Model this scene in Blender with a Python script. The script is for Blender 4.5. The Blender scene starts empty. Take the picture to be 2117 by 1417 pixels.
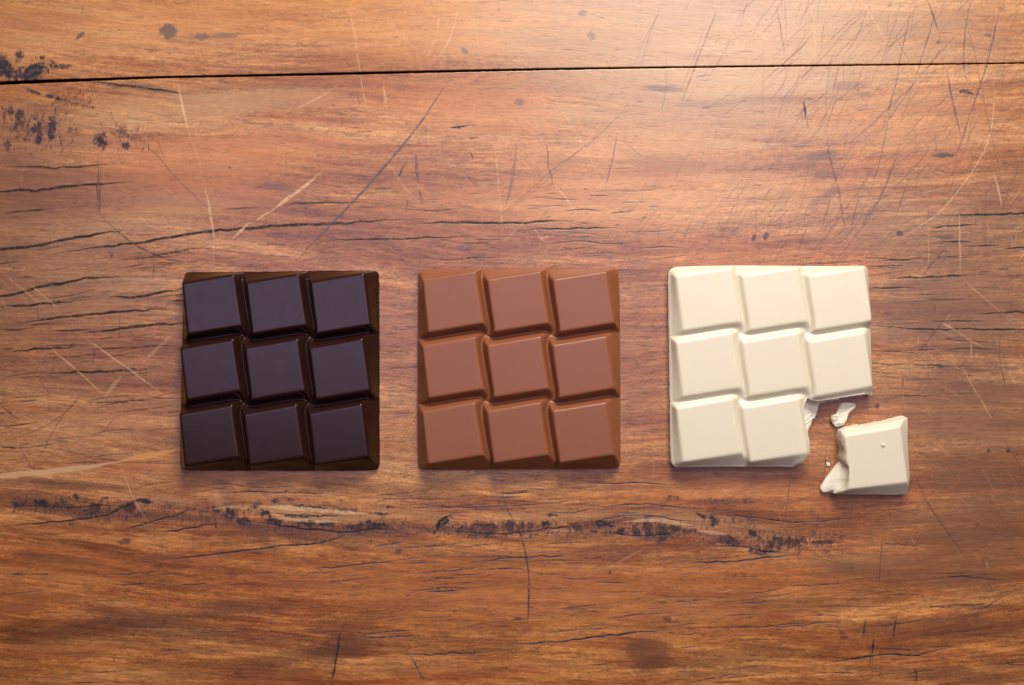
import bpy, math
import numpy as np
from mathutils import Vector

# ------------------------------------------------------------------ camera, world, lamps, exposure
S = 0.00015                      # metres per photograph pixel on the table plane
CX, CY = 1058.5, 708.5
LENS = 40.0
HCAM = 2117 * S * LENS / 36.0
sc = bpy.context.scene
C = sc.collection

cam_d = bpy.data.cameras.new('camera'); cam = bpy.data.objects.new('camera', cam_d); C.objects.link(cam)
cam_d.lens = LENS; cam_d.sensor_width = 36.0; cam_d.clip_start = 0.01; cam_d.clip_end = 50
cam.location = (0, 0, HCAM)
sc.camera = cam

W = bpy.data.worlds.new('World'); sc.world = W; W.use_nodes = True
bg = W.node_tree.nodes['Background']
bg.inputs[0].default_value = (0.80, 0.82, 1.0, 1); bg.inputs[1].default_value = 0.03

def lamp(name, loc, aim, size, size_y, power, col):
    d = bpy.data.lights.new(name, 'AREA'); d.shape = 'RECTANGLE'; d.size = size; d.size_y = size_y
    d.energy = power; d.color = col
    o = bpy.data.objects.new(name, d); C.objects.link(o); o.location = loc
    o.rotation_euler = (Vector(aim) - Vector(loc)).to_track_quat('-Z', 'Y').to_euler()
    return o
lamp('softbox', (0.08, 0.36, 0.30), (0.03, 0.03, 0), 0.22, 0.11, 3.3, (1.0, 0.965, 0.90))
lamp('sheen_light', (0.22, 0.43, 0.92), (0.05, 0.05, 0), 0.32, 0.18, 3.4, (0.95, 0.98, 1.0))  # unseen lamp added for the pale sheen on the upper right wood
lamp('overhead_panel', (0.0, 0.11, 1.1), (0, 0.05, 0), 1.10, 0.38, 3.8, (0.74, 0.60, 1.0))

sc.view_settings.view_transform = 'Standard'; sc.view_settings.look = 'None'
sc.view_settings.exposure = 0.0; sc.view_settings.gamma = 1.0
sc.cycles.max_bounces = 8; sc.cycles.diffuse_bounces = 5

# ------------------------------------------------------------------ helpers
rng = np.random.default_rng(7)
def P3(p, z=0.0):
    return ((p[0] - CX) * S, (CY - p[1]) * S, z)
def ground(q, z):
    """photograph point of something z metres above the table -> its ground position (still in px)"""
    q = np.asarray(q, float); f = (HCAM - z) / HCAM
    return np.array([CX, CY]) + (q - np.array([CX, CY])) * f
def spline(pts, step=1.5, closed=False):
    p = np.asarray(pts, float); n = len(p); out = []
    rngk = range(n if closed else n - 1)
    for i in rngk:
        if closed:
            a, b, c, d = p[(i-1) % n], p[i], p[(i+1) % n], p[(i+2) % n]
        else:
            b, c = p[i], p[i+1]; a = p[i-1] if i > 0 else 2*b - c; d = p[i+2] if i < n-2 else 2*c - b
        m = max(2, int(np.hypot(*(c-b)) / step))
        # centripetal-ish: limit tangents
        L = np.hypot(*(c-b)) + 1e-9
        t1 = (c - a); t1 = t1 / (np.hypot(*t1)+1e-9) * L
        t2 = (d - b); t2 = t2 / (np.hypot(*t2)+1e-9) * L
        t = np.linspace(0, 1, m, endpoint=False)[:, None]
        h = (2*t**3-3*t**2+1)*b + (t**3-2*t**2+t)*t1 + (-2*t**3+3*t**2)*c + (t**3-t**2)*t2
        out.append(h)
    if not closed: out.append(p[-1:])
    return np.vstack(out)
def resample(c, n):
    d = np.r_[0, np.cumsum(np.hypot(*np.diff(c, axis=0).T))]
    t = np.linspace(0, d[-1], n)
    return np.c_[np.interp(t, d, c[:, 0]), np.interp(t, d, c[:, 1])]
def dist_poly(X, Y, c):
    best = np.full(X.shape, 1e9)
    for a, b in zip(c[:-1], c[1:]):
        dx, dy = b - a; L = dx*dx + dy*dy + 1e-12
        t = np.clip(((X-a[0])*dx + (Y-a[1])*dy) / L, 0, 1)
        np.minimum(best, (X-a[0]-t*dx)**2 + (Y-a[1]-t*dy)**2, out=best)
    return np.sqrt(best)
def inside(X, Y, poly):
    r = np.zeros(X.shape, bool); n = len(poly)
    for i in range(n):
        x1, y1 = poly[i]; x2, y2 = poly[(i+1) % n]
        if y1 == y2: continue
        m = ((y1 > Y) != (y2 > Y)) & (X < (x2-x1)*(Y-y1)/(y2-y1) + x1)
        r ^= m
    return r
def gblur(a, s):
    r = int(3*s) + 1; k = np.exp(-0.5*(np.arange(-r, r+1)/s)**2); k /= k.sum()
    p = np.pad(a, r, mode='edge')
    p = sum(w * p[:, i:i+a.shape[1]] for i, w in enumerate(k))
    return sum(w * p[i:i+a.shape[0], :] for i, w in enumerate(k))
def bil(F, x, y):
    x = np.clip(x, 0, F.shape[1]-1.001); y = np.clip(y, 0, F.shape[0]-1.001)
    i = x.astype(int); j = y.astype(int); u = x-i; v = y-j
    return (F[j,i]*(1-u)+F[j,i+1]*u)*(1-v) + (F[j+1,i]*(1-u)+F[j+1,i+1]*u)*v
def mesh_obj(name, verts, faces, mat, parent=None, normals=None, smooth=True):
    me = bpy.data.meshes.new(name)
    me.from_pydata([tuple(v) for v in verts], [], [tuple(f) for f in faces]); me.update()
    if smooth: me.polygons.foreach_set('use_smooth', np.ones(len(me.polygons), bool))
    if normals is not None:
        me.normals_split_custom_set_from_vertices([tuple(n) for n in normals])
    me.materials.append(mat)
    o = bpy.data.objects.new(name, me); C.objects.link(o)
    if parent: o.parent = parent
    return o
def thing(name, label, cat, group=None, loc=None):
    o = bpy.data.objects.new(name, None); C.objects.link(o); o.empty_display_size = 0.01
    o['label'] = label; o['category'] = cat
    if group: o['group'] = group
    return o
def coons(b, r, t, l, n, m):
    """t: left->right (top side), b: left->right, l: top->bottom, r: top->bottom"""
    t = resample(t, n); b = resample(b, n); l = resample(l, m); r = resample(r, m)
    u = np.linspace(0, 1, n)[None, :, None]; v = np.linspace(0, 1, m)[:, None, None]
    return ((1-v)*t[None] + v*b[None] + (1-u)*l[:, None] + u*r[:, None]
            - ((1-u)*(1-v)*t[0] + u*(1-v)*t[-1] + (1-u)*v*b[0] + u*v*b[-1]))
def grid_faces(m, n, off=0):
    return [(off+i*n+j, off+(i+1)*n+j, off+(i+1)*n+j+1, off+i*n+j+1) for i in range(m-1) for j in range(n-1)]

# ------------------------------------------------------------------ materials
def new_mat(name):
    m = bpy.data.materials.new(name); m.use_nodes = True
    return m, m.node_tree, m.node_tree.nodes['Principled BSDF']
def N(nt, t, **kw):
    n = nt.nodes.new(t)
    for k, v in kw.items(): setattr(n, k, v)
    return n
def chocolate(name, col, col2, rough, bump, sss=0.0, spec=0.34):
    m, nt, p = new_mat(name); L = nt.links.new
    tc = N(nt, 'ShaderNodeTexCoord')
    n1 = N(nt, 'ShaderNodeTexNoise'); n1.inputs['Scale'].default_value = 90; n1.inputs['Detail'].default_value = 4
    L(tc.outputs['Object'], n1.inputs['Vector'])
    mx = N(nt, 'ShaderNodeMix', data_type='RGBA'); mx.inputs[6].default_value = (*col, 1); mx.inputs[7].default_value = (*col2, 1)
    L(n1.outputs['Fac'], mx.inputs[0]); L(mx.outputs[2], p.inputs['Base Color'])
    n2 = N(nt, 'ShaderNodeTexNoise'); n2.inputs['Scale'].default_value = 260; n2.inputs['Detail'].default_value = 3
    L(tc.outputs['Object'], n2.inputs['Vector'])
    mr = N(nt, 'ShaderNodeMapRange'); mr.inputs['To Min'].default_value = rough-0.05; mr.inputs['To Max'].default_value = rough+0.05
    L(n2.outputs['Fac'], mr.inputs['Value']); L(mr.outputs[0], p.inputs['Roughness'])
    n3 = N(nt, 'ShaderNodeTexNoise'); n3.inputs['Scale'].default_value = 1400; n3.inputs['Detail'].default_value = 2
    L(tc.outputs['Object'], n3.inputs['Vector'])
    bp = N(nt, 'ShaderNodeBump'); bp.inputs['Strength'].default_value = bump; bp.inputs['Distance'].default_value = 0.0001
    L(n3.outputs['Fac'], bp.inputs['Height']); L(bp.outputs[0], p.inputs['Normal'])
    p.inputs['Specular IOR Level'].default_value = spec
    if sss:
        p.inputs['Subsurface Weight'].default_value = sss
        p.inputs['Subsurface Radius'].default_value = (1.0, 0.9, 0.75); p.inputs["Subsurface Scale"].default_value = 0.0014
    return m
M_DARK = chocolate('dark_chocolate', (0.019, 0.0063, 0.0040), (0.023, 0.0074, 0.0046), 0.22, 0.08)
M_MILK = chocolate('milk_chocolate', (0.215, 0.070, 0.029), (0.232, 0.077, 0.032), 0.31, 0.12)
M_WHITE = chocolate('white_chocolate', (0.66, 0.568, 0.398), (0.68, 0.588, 0.418), 0.38, 0.05, sss=0.5, spec=0.6)
M_WBASE = chocolate('white_chocolate_lip', (0.655, 0.575, 0.425), (0.675, 0.595, 0.445), 0.4, 0.06)
M_BREAK = chocolate('broken_white_chocolate', (0.66, 0.57, 0.42), (0.76, 0.67, 0.51), 0.6, 0.9)

# ------------------------------------------------------------------ wooden table
X0, Y0, X1, Y1 = -320, -230, 2440, 1650          # area (photo px) whose marks were traced
IW, IH = X1-X0, Y1-Y0
def vn(sx, sy, seed):
    """smooth value noise on the whole map, cells of sx by sy px"""
    r = np.random.default_rng(seed)
    nx, ny = int(IW/sx)+3, int(IH/sy)+3
    R = r.random((ny, nx), dtype=np.float32)
    fx = np.arange(IW, dtype=np.float32)/sx; fy = np.arange(IH, dtype=np.float32)/sy
    i = fx.astype(int); u = fx-i; u = u*u*(3-2*u); j = fy.astype(int); v = fy-j; v = v*v*(3-2*v)
    A = R[:, i]*(1-u) + R[:, i+1]*u
    return A[j]*(1-v)[:, None] + A[j+1]*v[:, None]
def fbm(sx, sy, seed, octv=4, g=0.5):
    a = 0; w = 1; t = 0
    for o in range(octv):
        a = a + w*vn(max(sx, 1.01), max(sy, 1.01), seed+o*17); t += w; w *= g; sx /= 2; sy /= 2
    return a/t
yy, xx = np.mgrid[0:IH, 0:IW].astype(np.float32)
wy = (fbm(700, 260, 5, 3)-0.5)*75 + 0.00003*(xx-1300)**2 - 0.03*xx
wx = (fbm(300, 90, 9, 2)-0.5)*60
def warp(F, amp=1.0):
    j = np.clip(yy + wy*amp, 0, IH-1).astype(np.int32); i = np.clip(xx + wx*amp, 0, IW-1).astype(np.int32)
    return F[j, i]
fig = warp(fbm(620, 46, 21, 4, 0.55))             # broad figure along the grain
fig2 = warp(fbm(260, 17, 41, 3, 0.6))
fib = warp(fbm(110, 3.2, 61, 3, 0.6))             # fibres
fine = warp(vn(26, 1.3, 71)*0.6 + vn(60, 1.6, 72)*0.4)
por = warp(vn(13, 1.7, 81)*0.65 + vn(40, 6, 82)*0.35)
big = fbm(500, 300, 91, 3)
def lerp(a, b, t): return a + (b-a)*t
def sstep(a, b, x):
    t = np.clip((x-a)/(b-a), 0, 1); return t*t*(3-2*t)
tan = np.array([0.43, 0.220, 0.105], np.float32); org = np.array([0.37, 0.152, 0.052], np.float32)
red = np.array([0.215, 0.080, 0.034], np.float32); brn = np.array([0.13, 0.050, 0.026], np.float32)
t = sstep(0.25, 0.75, fig)[..., None]
col = lerp(org, tan, t)
col = lerp(col, red, (sstep(0.47, 0.74, 1-fig*0.65-fig2*0.35)*0.65)[..., None])
mot = warp(fbm(170, 24, 121, 4, 0.6), 0.8); low = sstep(930, 1120, yy+Y0)      # redder mottling; the lower part has bolder figure
mot2 = warp(fbm(420, 40, 131, 4, 0.6), 1.3)
k = sstep(0.50, 0.72, mot)*(0.55+0.45*low)
col *= 1 - k[..., None]*np.array([0.22, 0.34, 0.36], np.float32)
k = sstep(0.47, 0.66, mot2)*(0.30+0.28*low)
col *= 1 - k[..., None]*np.array([0.50, 0.58, 0.55], np.float32)
k = low*0.9
col *= 1 - k[..., None]*np.array([-0.14, 0.0, 0.26], np.float32)
grit = (vn(2.2, 1.15, 141) + vn(5, 1.3, 142) + vn(14, 1.2, 143))/3
col *= (0.80 + 0.40*fib)[..., None]
col *= (0.84 + 0.32*fine)[..., None]
col *= (0.45 + 1.10*grit)[..., None]
col *= (1 - 0.30*sstep(0.60, 0.80, warp(vn(34, 1.25, 144))*0.6 + vn(9, 2.5, 145)*0.4))[..., None]
s1 = warp(vn(70, 4.2, 151)*0.6 + vn(30, 2.4, 152)*0.4); s2 = warp(vn(240, 8, 153)*0.55 + vn(90, 5, 154)*0.45)
col *= (0.88 + 0.22*sstep(0.30, 0.70, s1))[..., None]
col *= lerp(1.0, 0.80 + 0.36*sstep(0.30, 0.70, s2), 0.24+0.10*low)[..., None]
blo = (0.55+0.45*low)*sstep(0.50, 0.60, warp(fbm(330, 75, 161, 4, 0.62), 0.7))*0.55 + sstep(0.52, 0.60, warp(fbm(150, 26, 171, 4, 0.62), 0.7))*0.35*(0.5+0.5*low)
col *= 1 - blo[..., None]*np.array([0.22, 0.34, 0.36], np.float32); col *= 1.07
red_fl = sstep(0.60, 0.80, warp(vn(120, 7, 155)*0.5 + vn(40, 4, 156)*0.5))
col *= 1 - red_fl[..., None]*np.array([0.12, 0.26, 0.30], np.float32)
del k, grit, s1, s2, red_fl
col *= (1 - 0.26*sstep(0.66, 0.84, por))[..., None]
del t, fine
hgt = (0.80 + 0.03*(fib-0.5) - 0.10*sstep(0.66, 0.84, por)).astype(np.float32)
rgh = np.clip(0.42 + 0.34*(fig2-0.5) + 0.42*(big-0.5), 0.15, 0.60).astype(np.float32)
brk = vn(7, 5, 301)*0.6 + vn(2.5, 2.5, 302)*0.4   # breaks strokes up
pit = vn(8, 11, 303)*0.45 + vn(3.2, 4.5, 304)*0.33 + vn(1.8, 2.2, 306)*0.22

def tone(x, y, rx, ry, ang, c, a, edge=1.0, rag=0.6):
    """one patch of differently coloured wood: soft, ragged along the grain"""
    R = max(rx, ry)*1.5; i0, i1 = int(max(0, x-X0-R)), int(min(IW, x-X0+R)); j0, j1 = int(max(0, y-Y0-R)), int(min(IH, y-Y0+R))
    if i1 <= i0 or j1 <= j0: return
    ca, sa = math.cos(math.radians(ang)), math.sin(math.radians(ang))
    dx = xx[j0:j1, i0:i1]-(x-X0); dy = yy[j0:j1, i0:i1]-(y-Y0)
    u = (dx*ca - dy*sa)/rx; v = (dx*sa + dy*ca)/ry
    d = np.sqrt(u*u+v*v) + (pit[j0:j1, i0:i1]-0.5)*rag*(1.6 if R < 40 else 0.3) + (brk[j0:j1, i0:i1]-0.5)*rag*0.8 + (fig2[j0:j1, i0:i1]-0.5)*rag*1.6 + (fib[j0:j1, i0:i1]-0.5)*rag
    m = (sstep(1.3, 1.3-0.75*edge, d)*a)[..., None]
    col[j0:j1, i0:i1] = lerp(col[j0:j1, i0:i1], col[j0:j1, i0:i1]**0.25*np.array(c, np.float32)**0.75, m)
def stroke(pts, w, a, c, depth=0.25, smooth=True, taper=True, rag=0.5, jit=1.0):
    p = np.asarray(pts, float)
    if smooth and len(p) > 2: p = spline(p, 14)
    elif len(p) == 2: p = np.linspace(p[0], p[1], max(3, int(np.hypot(*(p[1]-p[0]))/18)))
    if jit and len(p) > 3: p[1:-1] += rng.normal(0, jit*0.6, p[1:-1].shape)
    p = p - np.array([X0, Y0]); k = len(p)
    ws = np.full(k, w, float)
    if taper: ws *= np.clip(np.minimum(np.arange(k), np.arange(k)[::-1])/(0.22*k+0.01), 0.22, 1)
    ws *= 0.8 + 0.4*rng.random(k)
    x0, y0 = p.min(0)-w-3; x1, y1 = p.max(0)+w+3
    x0, y0 = int(max(0, x0)), int(max(0, y0)); x1, y1 = int(min(IW, x1)), int(min(IH, y1))
    if x1-x0 < 2 or y1-y0 < 2: return
    M = np.zeros((y1-y0, x1-x0), np.float32)
    for q in range(k-1):
        A, B = p[q], p[q+1]; r = max(ws[q], ws[q+1])+2.5
        a0, b0 = int(max(x0, min(A[0], B[0])-r)), int(max(y0, min(A[1], B[1])-r))
        a1, b1 = int(min(x1, max(A[0], B[0])+r+1)), int(min(y1, max(A[1], B[1])+r+1))
        if a1 <= a0 or b1 <= b0: continue
        gx = xx[b0:b1, a0:a1]; gy = yy[b0:b1, a0:a1]
        dx, dy = B-A; LL = dx*dx+dy*dy+1e-9
        tt = np.clip(((gx-A[0])*dx+(gy-A[1])*dy)/LL, 0, 1)
        d = np.hypot(gx-A[0]-tt*dx, gy-A[1]-tt*dy)
        hw = (ws[q]*(1-tt)+ws[q+1]*tt)*0.5
        m = np.clip((hw+0.55-d)/1.1, 0, 1)*np.minimum(1, hw*1.6)
        sl = M[b0-y0:b1-y0, a0-x0:a1-x0]; np.maximum(sl, m, out=sl)
    nb = brk[y0:y1, x0:x1]
    M *= a*(0.72 if c[0] > 0.5 and w < 9 else 1.0)*(1 - rag*(sstep(0.45, 0.75, nb)))
    m3 = M[..., None]
    c = np.array(c, np.float32)
    col[y0:y1, x0:x1] = lerp(col[y0:y1, x0:x1], c, m3)
    hgt[y0:y1, x0:x1] -= M*depth
    rgh[y0:y1, x0:x1] = lerp(rgh[y0:y1, x0:x1], 0.9, M*0.8)
def pits(x, y, rx, ry, ang, a, thr=0.5, c=(0.022, 0.018, 0.019)):
    """worm-eaten, blackened grain: ragged black specks inside an ellipse"""
    R = max(rx, ry)*1.3; i0, i1 = int(max(0, x-X0-R)), int(min(IW, x-X0+R)); j0, j1 = int(max(0, y-Y0-R)), int(min(IH, y-Y0+R))
    if i1 <= i0 or j1 <= j0: return
    ca, sa = math.cos(math.radians(ang)), math.sin(math.radians(ang))
    dx = xx[j0:j1, i0:i1]-(x-X0); dy = yy[j0:j1, i0:i1]-(y-Y0)
    d = np.sqrt(((dx*ca-dy*sa)/rx)**2 + ((dx*sa+dy*ca)/ry)**2)
    n = pit[j0:j1, i0:i1] + 0.25*(brk[j0:j1, i0:i1]-0.5)
    f = n + 0.03 - thr - 0.62*np.clip(d-0.35, 0, 2)
    halo = sstep(-0.22, 0.06, f)*0.6*a; m = sstep(-0.05, 0.17, f)*a*(0.72+0.28*sstep(0.35, 0.6, brk[j0:j1, i0:i1]))
    b = np.array((0.12, 0.042, 0.022), np.float32)
    s = col[j0:j1, i0:i1]; s = lerp(s, b, halo[..., None]); col[j0:j1, i0:i1] = lerp(s, np.array(c, np.float32), m[..., None])
    hgt[j0:j1, i0:i1] -= 0.12*m
    rgh[j0:j1, i0:i1] = lerp(rgh[j0:j1, i0:i1], 0.75, m)

CR = (0.021, 0.016, 0.017); CUT = (0.075, 0.028, 0.025); PUR = (0.13, 0.055, 0.045)
PALE = (0.66, 0.42, 0.235); CREAM = (0.56, 0.35, 0.18); YEL = (0.60, 0.33, 0.12)
LT = (0.43, 0.255, 0.15); DK = (0.115, 0.045, 0.028); RB = (0.24, 0.078, 0.036); OR = (0.47, 0.18, 0.062); GY = (0.215, 0.112, 0.068); TN = (0.53, 0.27, 0.135)
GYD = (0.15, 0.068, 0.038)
# broad differences in the colour of the wood, with edge darkening and a muted sheen area painted in
for a in [(150,60,420,70,2,TN,.55),(520,40,300,60,0,OR,.4),(850,60,260,75,0,(0.48,0.21,0.075),.6),(1250,60,420,80,0,TN,.6),(1750,60,300,80,0,TN,.6),
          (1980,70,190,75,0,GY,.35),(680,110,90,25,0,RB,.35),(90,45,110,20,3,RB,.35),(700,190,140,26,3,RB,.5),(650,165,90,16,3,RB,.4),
          (330,230,230,40,2,LT,.6),(560,210,180,30,4,LT,.6),(420,330,260,55,3,OR,.75),(420,410,200,40,3,OR,.5),(980,230,220,50,0,OR,.65),(1000,180,300,30,0,OR,.4),
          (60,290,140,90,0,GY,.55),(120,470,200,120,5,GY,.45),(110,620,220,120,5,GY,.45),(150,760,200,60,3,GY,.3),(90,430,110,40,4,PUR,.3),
          (340,435,150,26,5,LT,.4),(1480,90,430,170,0,(0.30,0.185,0.115),.75),(1450,250,300,60,0,LT,.5),(1480,170,250,40,0,LT,.6),(1330,330,260,70,0,TN,.6),(1600,120,300,60,0,LT,.5),(1850,260,220,80,0,TN,.5),  # the grey-tan patch puts the sheen's muted tone into the wood colour
          (1250,430,300,60,0,TN,.5),(1000,430,260,60,0,OR,.35),(1560,400,200,45,2,TN,.35),(1440,520,120,30,0,OR,.4),
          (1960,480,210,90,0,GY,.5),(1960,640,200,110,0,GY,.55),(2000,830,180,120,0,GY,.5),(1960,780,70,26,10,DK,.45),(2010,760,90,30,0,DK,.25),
          (830,700,70,120,0,RB,.35),(830,880,60,60,0,OR,.3),(1330,700,60,180,0,RB,.3),(1330,850,60,70,0,RB,.35),
          (310,840,110,22,3,RB,.6),(250,800,120,22,4,RB,.35),(350,900,60,18,6,RB,.4),(170,885,150,30,4,TN,.35),(300,965,90,18,8,OR,.6),(520,990,240,22,2,OR,.4),
          (100,1000,190,9,-2,DK,.55),(60,1030,150,13,-4,DK,.65),(240,1060,210,17,-4,DK,.55),(420,1072,120,14,-6,DK,.5),(560,1100,110,18,-8,DK,.5),(700,1108,120,10,0,DK,.5),
          (820,1098,110,8,0,DK,.45),(330,1035,90,13,-6,LT,.45),(465,1042,40,14,-20,LT,.6),(590,1054,90,14,-4,LT,.85),(640,1072,110,9,-4,CREAM,.55),(790,1062,130,13,0,LT,.5),(1130,1068,170,14,2,LT,.5),
          (1390,1066,110,14,-3,LT,.75),(1500,1090,150,16,-6,LT,.5),(1750,1105,240,10,-2,RB,.5),(1800,1085,160,9,2,DK,.3),(1480,1038,70,8,-2,DK,.6),(1560,980,200,30,0,RB,.35),(1480,1010,180,25,0,OR,.4),
          (470,1020,16,40,25,DK,.4),(540,1110,12,40,50,DK,.5),
          (110,1155,90,12,-5,DK,.65),(60,1220,160,30,0,OR,.3),(30,1258,80,14,6,RB,.7),(130,1232,100,10,2,RB,.5),(200,1300,170,20,8,DK,.6),(330,1290,170,22,-8,DK,.55),(110,1345,200,14,2,RB,.5),
          (500,1255,110,20,4,DK,.55),(470,1340,150,12,4,RB,.5),(600,1360,130,22,10,DK,.6),(700,1345,90,30,14,DK,.65),(560,1400,160,14,8,RB,.5),(650,1210,90,14,4,RB,.5),(560,1180,60,22,0,RB,.5),
          (350,1155,40,8,-8,DK,.5),(420,1170,60,18,-10,RB,.4),(860,1245,90,20,6,RB,.6),(730,1290,60,14,8,RB,.5),(230,1400,200,18,4,TN,.3),
          (1000,1200,400,60,0,OR,.5),(1150,1260,330,50,0,OR,.4),(950,1380,240,20,0,RB,.35),(1340,1350,46,36,0,DK,.75),(1325,1330,30,20,0,DK,.5),(1330,1375,50,12,0,DK,.4),(1320,1330,70,50,0,RB,.35),
          (1500,1200,300,40,0,OR,.4),(1560,1260,260,20,2,RB,.4),(1480,1360,170,16,4,DK,.5),(1450,1395,160,14,4,DK,.4),(1750,1310,150,30,0,RB,.35),(1900,1295,150,22,3,DK,.5),(2040,1300,120,30,0,DK,.5),(1960,1395,180,16,-4,DK,.6),(2080,1370,80,14,-6,DK,.5),
          (1930,1160,240,60,0,GY,.5),(2030,1050,160,80,0,GY,.5),(1780,1175,60,12,-3,DK,.45),(1770,1160,120,20,0,GY,.4),(1550,1230,60,8,0,RB,.4),
          (1700,322,48,11,4,PUR,.8),(1702,362,24,8,0,PUR,.7),(1365,182,50,7,-2,PUR,.8),(1074,210,10,7,0,PUR,.8),(1590,205,90,8,3,PUR,.35),(1460,215,60,7,0,PUR,.35),(1755,178,34,9,0,PUR,.6),(1700,410,40,10,30,PUR,.5),
          (2010,620,150,150,0,GYD,.55),(2040,900,130,150,0,GYD,.5),(2030,1120,140,120,0,GYD,.4),(1880,640,90,90,0,GYD,.3),(2080,420,90,90,0,GYD,.4),(20,420,90,110,0,GYD,.35),(10,650,60,120,0,GYD,.35),  # edge darkening put into the wood colour at both sides
          (570,384,44,9,-6,PUR,.7),(150,1180,200,30,0,OR,.3),(1790,195,20,6,0,PUR,.6),(1900,330,160,12,0,OR,.3)]:
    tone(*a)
LATER = []
col *= np.array([0.935, 0.855, 0.62], np.float32)
col = np.clip(col, 0.001, 1)*(np.clip(col.mean(-1, keepdims=True), 0.01, 1)/0.17)**0.10          # a little more contrast between sound and dark wood
# soft brown-black stains
for a in [(347,65,17,15,0,(0.05,0.045,0.045),.85,.7,.4),(415,77,16,8,0,(0.08,0.06,0.055),.8,.8,.6),(468,74,40,5,4,(0.10,0.065,0.05),.7,.9,.7),(166,73,10,4,35,(0.05,0.04,0.04),.85,.7,.4),
          (1204,26,9,7,0,PUR,.8,.8,.4),(1222,74,9,9,30,PUR,.8,.8,.4),(1948,321,20,6,0,(0.03,0.022,0.02),.95,.8,.6),(1558,491,4,8,-20,CR,.9,.6,.3),(1583,488,5,9,-20,CR,.9,.6,.3),(1860,482,7,5,0,CR,.9,.6,.3),
          (1813,840,5,5,0,CR,.85,.6,.2),(2043,932,4,4,0,CR,.8,.6,.2),(2084,932,4,4,0,CR,.8,.6,.2),(230,528,4,4,0,CR,.7,.6,.3),(1260,1183,6,5,0,CR,.6,.7,.4),(1380,1280,8,5,0,CR,.6,.7,.4),(1070,1278,8,4,0,CUT,.8,.7,.4),(823,1139,8,5,0,CUT,.8,.7,.4),
          (1953,490,14,5,0,CR,.5,.8,.4),(960,105,8,5,-40,(0.1,0.08,0.07),.8,.7,.4),(339,1284,5,5,0,CUT,.6,.7,.4),(1745,1318,8,4,0,CUT,.7,.7,.4),(1740,1309,5,4,0,CUT,.7,.7,.4),(1940,87,6,4,0,CR,.7,.7,.4),(2042,73,7,4,0,CR,.6,.7,.4),(2020,1085,6,6,0,CUT,.5,.7,.4)]:
    tone(a[0], a[1], a[2], a[3], a[4], a[5], a[6], a[7], a[8])
# blackened, pitted grain
for a in [(68,150,44,17,12,1,.18),(10,140,20,26,0,1,.22),(37,118,9,15,-20,1,.18),(84,119,11,4,0,1,.22),(130,138,26,8,0,.8,.45),(70,190,24,5,-20,.9,.38),(115,203,30,6,-15,.9,.36),(165,216,36,6,-14,.8,.42),
          (15,232,20,22,0,.85,.44),(40,240,18,24,0,.9,.42),(106,268,9,22,0,1,.18),(80,270,18,30,0,.9,.42),(60,262,60,50,0,.7,.56),(78,288,10,10,0,1,.3),(207,288,12,19,0,1,.2),(150,268,24,10,0,.6,.5),(250,270,60,26,-20,.6,.56),(258,300,12,9,0,.9,.36),(285,290,30,14,0,.5,.52),(15,300,14,22,0,.6,.48),
          (82,1040,26,12,-8,1,.28),(45,1040,24,14,0,.9,.42),(130,1050,40,20,0,.8,.5),(190,1056,17,20,0,1,.32),(158,1027,7,9,0,.9,.3),(218,1028,12,6,0,.9,.35),(150,1080,10,8,0,1,.3),(267,1050,14,12,-20,1,.22),(300,1036,24,6,-6,1,.3),(290,1062,14,9,0,.9,.4),(210,1050,120,26,-3,.6,.6),(345,1045,16,9,0,.6,.45),
          (475,1064,13,16,0,1,.22),(505,1080,20,10,-14,1,.22),(440,1054,26,12,-30,.8,.45),(545,1060,24,8,-30,1,.33),(570,1036,14,7,0,1,.33),(600,1034,20,6,0,.7,.45),(530,1044,20,8,30,.7,.45),(645,1050,60,5,-4,1,.24),(615,1067,44,4,-2,1,.3),(565,1078,26,8,-10,1,.32),(635,1082,26,9,-4,1,.26),(672,1084,24,7,0,1,.28),(610,1092,90,12,0,.7,.55),
          (713,1055,44,7,-4,.9,.34),(785,1062,30,4,0,.9,.36),(808,1048,10,4,0,.9,.3),(770,1088,44,13,0,1,.25),(735,1090,36,10,0,.9,.40),(820,1092,26,12,0,.7,.45),
          (918,1080,18,8,25,1,.15),(960,1096,40,12,0,.9,.40),(1010,1092,40,16,0,.95,.38),(1060,1090,30,14,0,1,.32),(1100,1088,26,12,0,.9,.38),(1128,1083,11,7,0,1,.2),(1140,1065,12,4,-4,.9,.3),(1000,1108,60,10,0,.6,.5),(1020,1085,100,14,0,.6,.5),
          (1194,1091,17,8,-30,1,.18),(1247,1084,19,8,0,1,.15),(1227,1099,9,4,0,1,.25),(1285,1100,14,9,0,1,.25),(1262,1102,26,5,0,.8,.35),(1313,1098,14,14,0,1,.2),(1338,1088,11,16,0,1,.15),(1368,1101,13,20,0,1,.14),(1350,1102,60,20,0,.8,.45),(1396,1094,20,7,-10,1,.22),(1425,1098,26,7,0,.9,.36),(1330,1070,10,6,0,.7,.4),(1390,1030,20,8,-10,.8,.42),
          (1475,1077,11,13,0,1,.22),(1450,1066,14,5,-20,1,.3),(1510,1120,24,10,-10,1,.18),(1555,1105,18,10,-30,1,.33),(1475,1123,9,5,0,.9,.3),(1608,1114,9,8,0,1,.2),(1590,1135,50,14,10,.95,.38),(1640,1118,44,8,-4,.95,.33),(1700,1121,36,5,0,.95,.30),(1610,1122,90,22,0,.8,.5),(1490,1036,60,5,-3,.6,.44),
          (640,1120,70,14,0,.5,.58),(560,1140,80,14,0,.35,.6),(260,1120,30,10,0,.6,.5),(750,1215,50,10,0,.35,.55),(1520,1190,50,8,0,.35,.55)]:
    pits(*a)
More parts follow.
